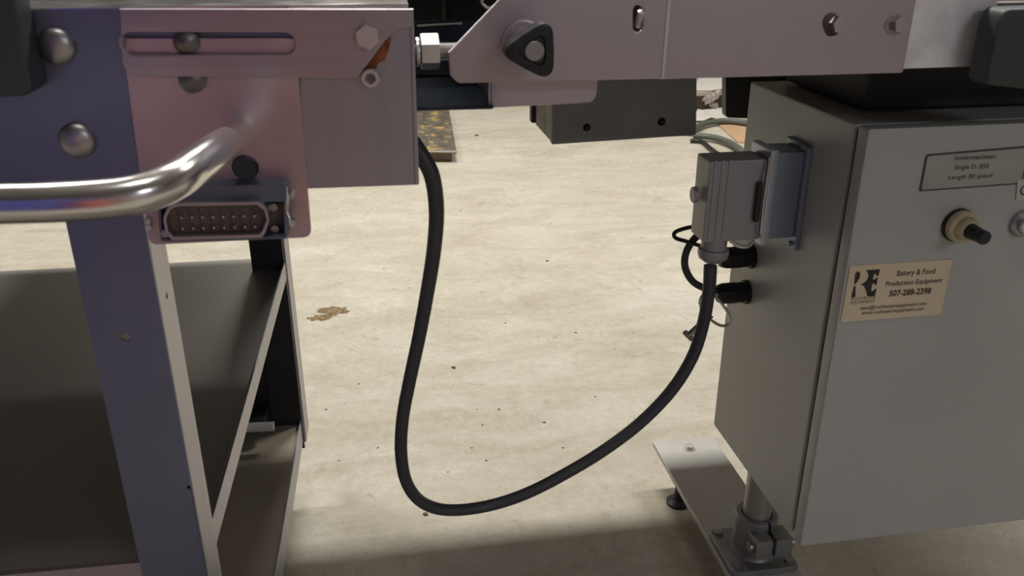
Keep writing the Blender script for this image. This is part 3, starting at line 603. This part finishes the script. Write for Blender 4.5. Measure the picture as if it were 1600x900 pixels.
# chips and crumbs
cr = random.Random(3)
def chip(x, y, r, m, label):
    b = B(); n = 9; top = []; bot = []
    for k in range(n):
        a = 2*math.pi*k/n; q_ = r*cr.uniform(.45, 1.1); top.append(b.bm.verts.new((x+q_*math.cos(a)*.8, y+q_*math.sin(a)*.8, r*.3))); bot.append(b.bm.verts.new((x+q_*math.cos(a), y+q_*math.sin(a), .0002)))
    b.bm.faces.new(top); b.bm.faces.new(bot[::-1])
    for k in range(n): b.bm.faces.new((bot[k], bot[(k+1) % n], top[(k+1) % n], top[k]))
    o = b.obj('debris_chip', m); o['label'] = label; o['category'] = 'debris'; return o
for (x, y), r, lb in zip([(0.1881,2.1123),(0.6121,2.8727),(0.1325,1.4838),(0.0630,1.4803),(0.1892,1.7107),(0.2282,1.8067),(0.6126,4.9055)], (.009, .007, .006, .007, .003, .003, .014),
        ('dark chip on the floor right of the cable, at mid height', 'small dark chip on bright floor between cable and plug', 'small crumb on the floor just above the low bend of the cable',
         'tan flake on the floor just under the low bend of the cable', 'tiny crumb inside the cable loop, lower left', 'tiny crumb inside the cable loop, above another', 'small dark smudge-like scrap far behind near the steel channel')):
    chip(x, y, r, debrism, lb)
bt = [(0.0983,2.7040),(0.2121,2.5248),(0.3773,2.3753),(0.5777,2.2732),(0.6639,2.1514),(0.4611,2.0110),(0.5388,1.8935),(0.2800,1.8718),(0.3811,1.7931),(-0.0755,2.0650),(-0.1567,1.9448),(-0.0312,1.7475),(-0.1203,1.7092),(0.2164,1.6529),(0.4036,1.6748),(0.0173,2.8955),(0.7102,3.2824),(0.6287,3.7571),(0.9358,3.4168),(0.3638,3.5125),(0.8905,2.6286),(0.7504,2.2443),(0.2234,1.8812),(0.0453,1.7623),(0.1242,1.6226)]
cm = None
for x, y in bt:
    if cm is None:
        o = cm = chip(0, 0, .0036, debrism, '')
    else:
        o = cm.copy(); C.objects.link(o)
    o.location = (x, y, 0); k = cr.uniform(.6, 1.5); o.scale = (k, k*cr.uniform(.6, 1.2), k); o.rotation_euler.z = cr.uniform(0, 6)
    o.name = 'floor_crumb'; o['label'] = 'tiny dark crumb among those scattered over the bright concrete'; o['category'] = 'debris'; o['group'] = 'tiny crumbs scattered on the bright floor'
# spalled patch in the floor
sp = [(-0.1574,2.5515),(-0.2001,2.5147)]
tan_spall = mat('spalled_tan_concrete', (.20, .145, .08), .95, var=.6, vscale=70, bump=.8, bscale=90)
for j, ((x, y), L, Wd) in enumerate(zip([(-0.1514,2.5555),(-0.1882,2.5127),(-0.1821,2.5706)], (.055, .045, .03), (.020, .013, .007))):
    b = B(); n = 26; top = []; c0 = b.bm.verts.new((x, y, .0010))
    for k in range(n):
        a = 2*math.pi*k/n; f = cr.uniform(.6, 1.1); top.append(b.bm.verts.new((x+L*f*math.cos(a), y+Wd*2*f*math.sin(a), .0004)))
    for k in range(n): b.bm.faces.new((c0, top[k], top[(k+1) % n]))
    o = b.obj('trim_%d' % (j+1), tan_spall); o['kind'] = 'structure'; o['label'] = 'tan spalled patch in the concrete floor'

# ---------------------------------------------------------------- unseen reflectors added behind the camera to tint the steel
m1 = Thing('violet_reflector', 'added unseen violet cabinet standing behind the photographer', 'reflector', (-1.5, -1.4, 0))
B().box((-2.6, -1.8, .05), (-.90, -1.2, 2.1), .02).obj('reflector_body', violet, m1)
B().box((-2.55, -1.21, .15), (-.95, -1.19, 2.0), .005).obj('reflector_face', violet, m1)
m2 = Thing('red_reflector', 'added unseen narrow red cabinet standing behind the photographer', 'reflector', (-.55, -1.5, 0))
B().box((-.72, -1.8, .05), (-.40, -1.3, 1.4), .02).obj('reflector_body', redm, m2)
B().box((-.69, -1.31, .15), (-.43, -1.29, 1.3), .005).obj('reflector_face', redm, m2)
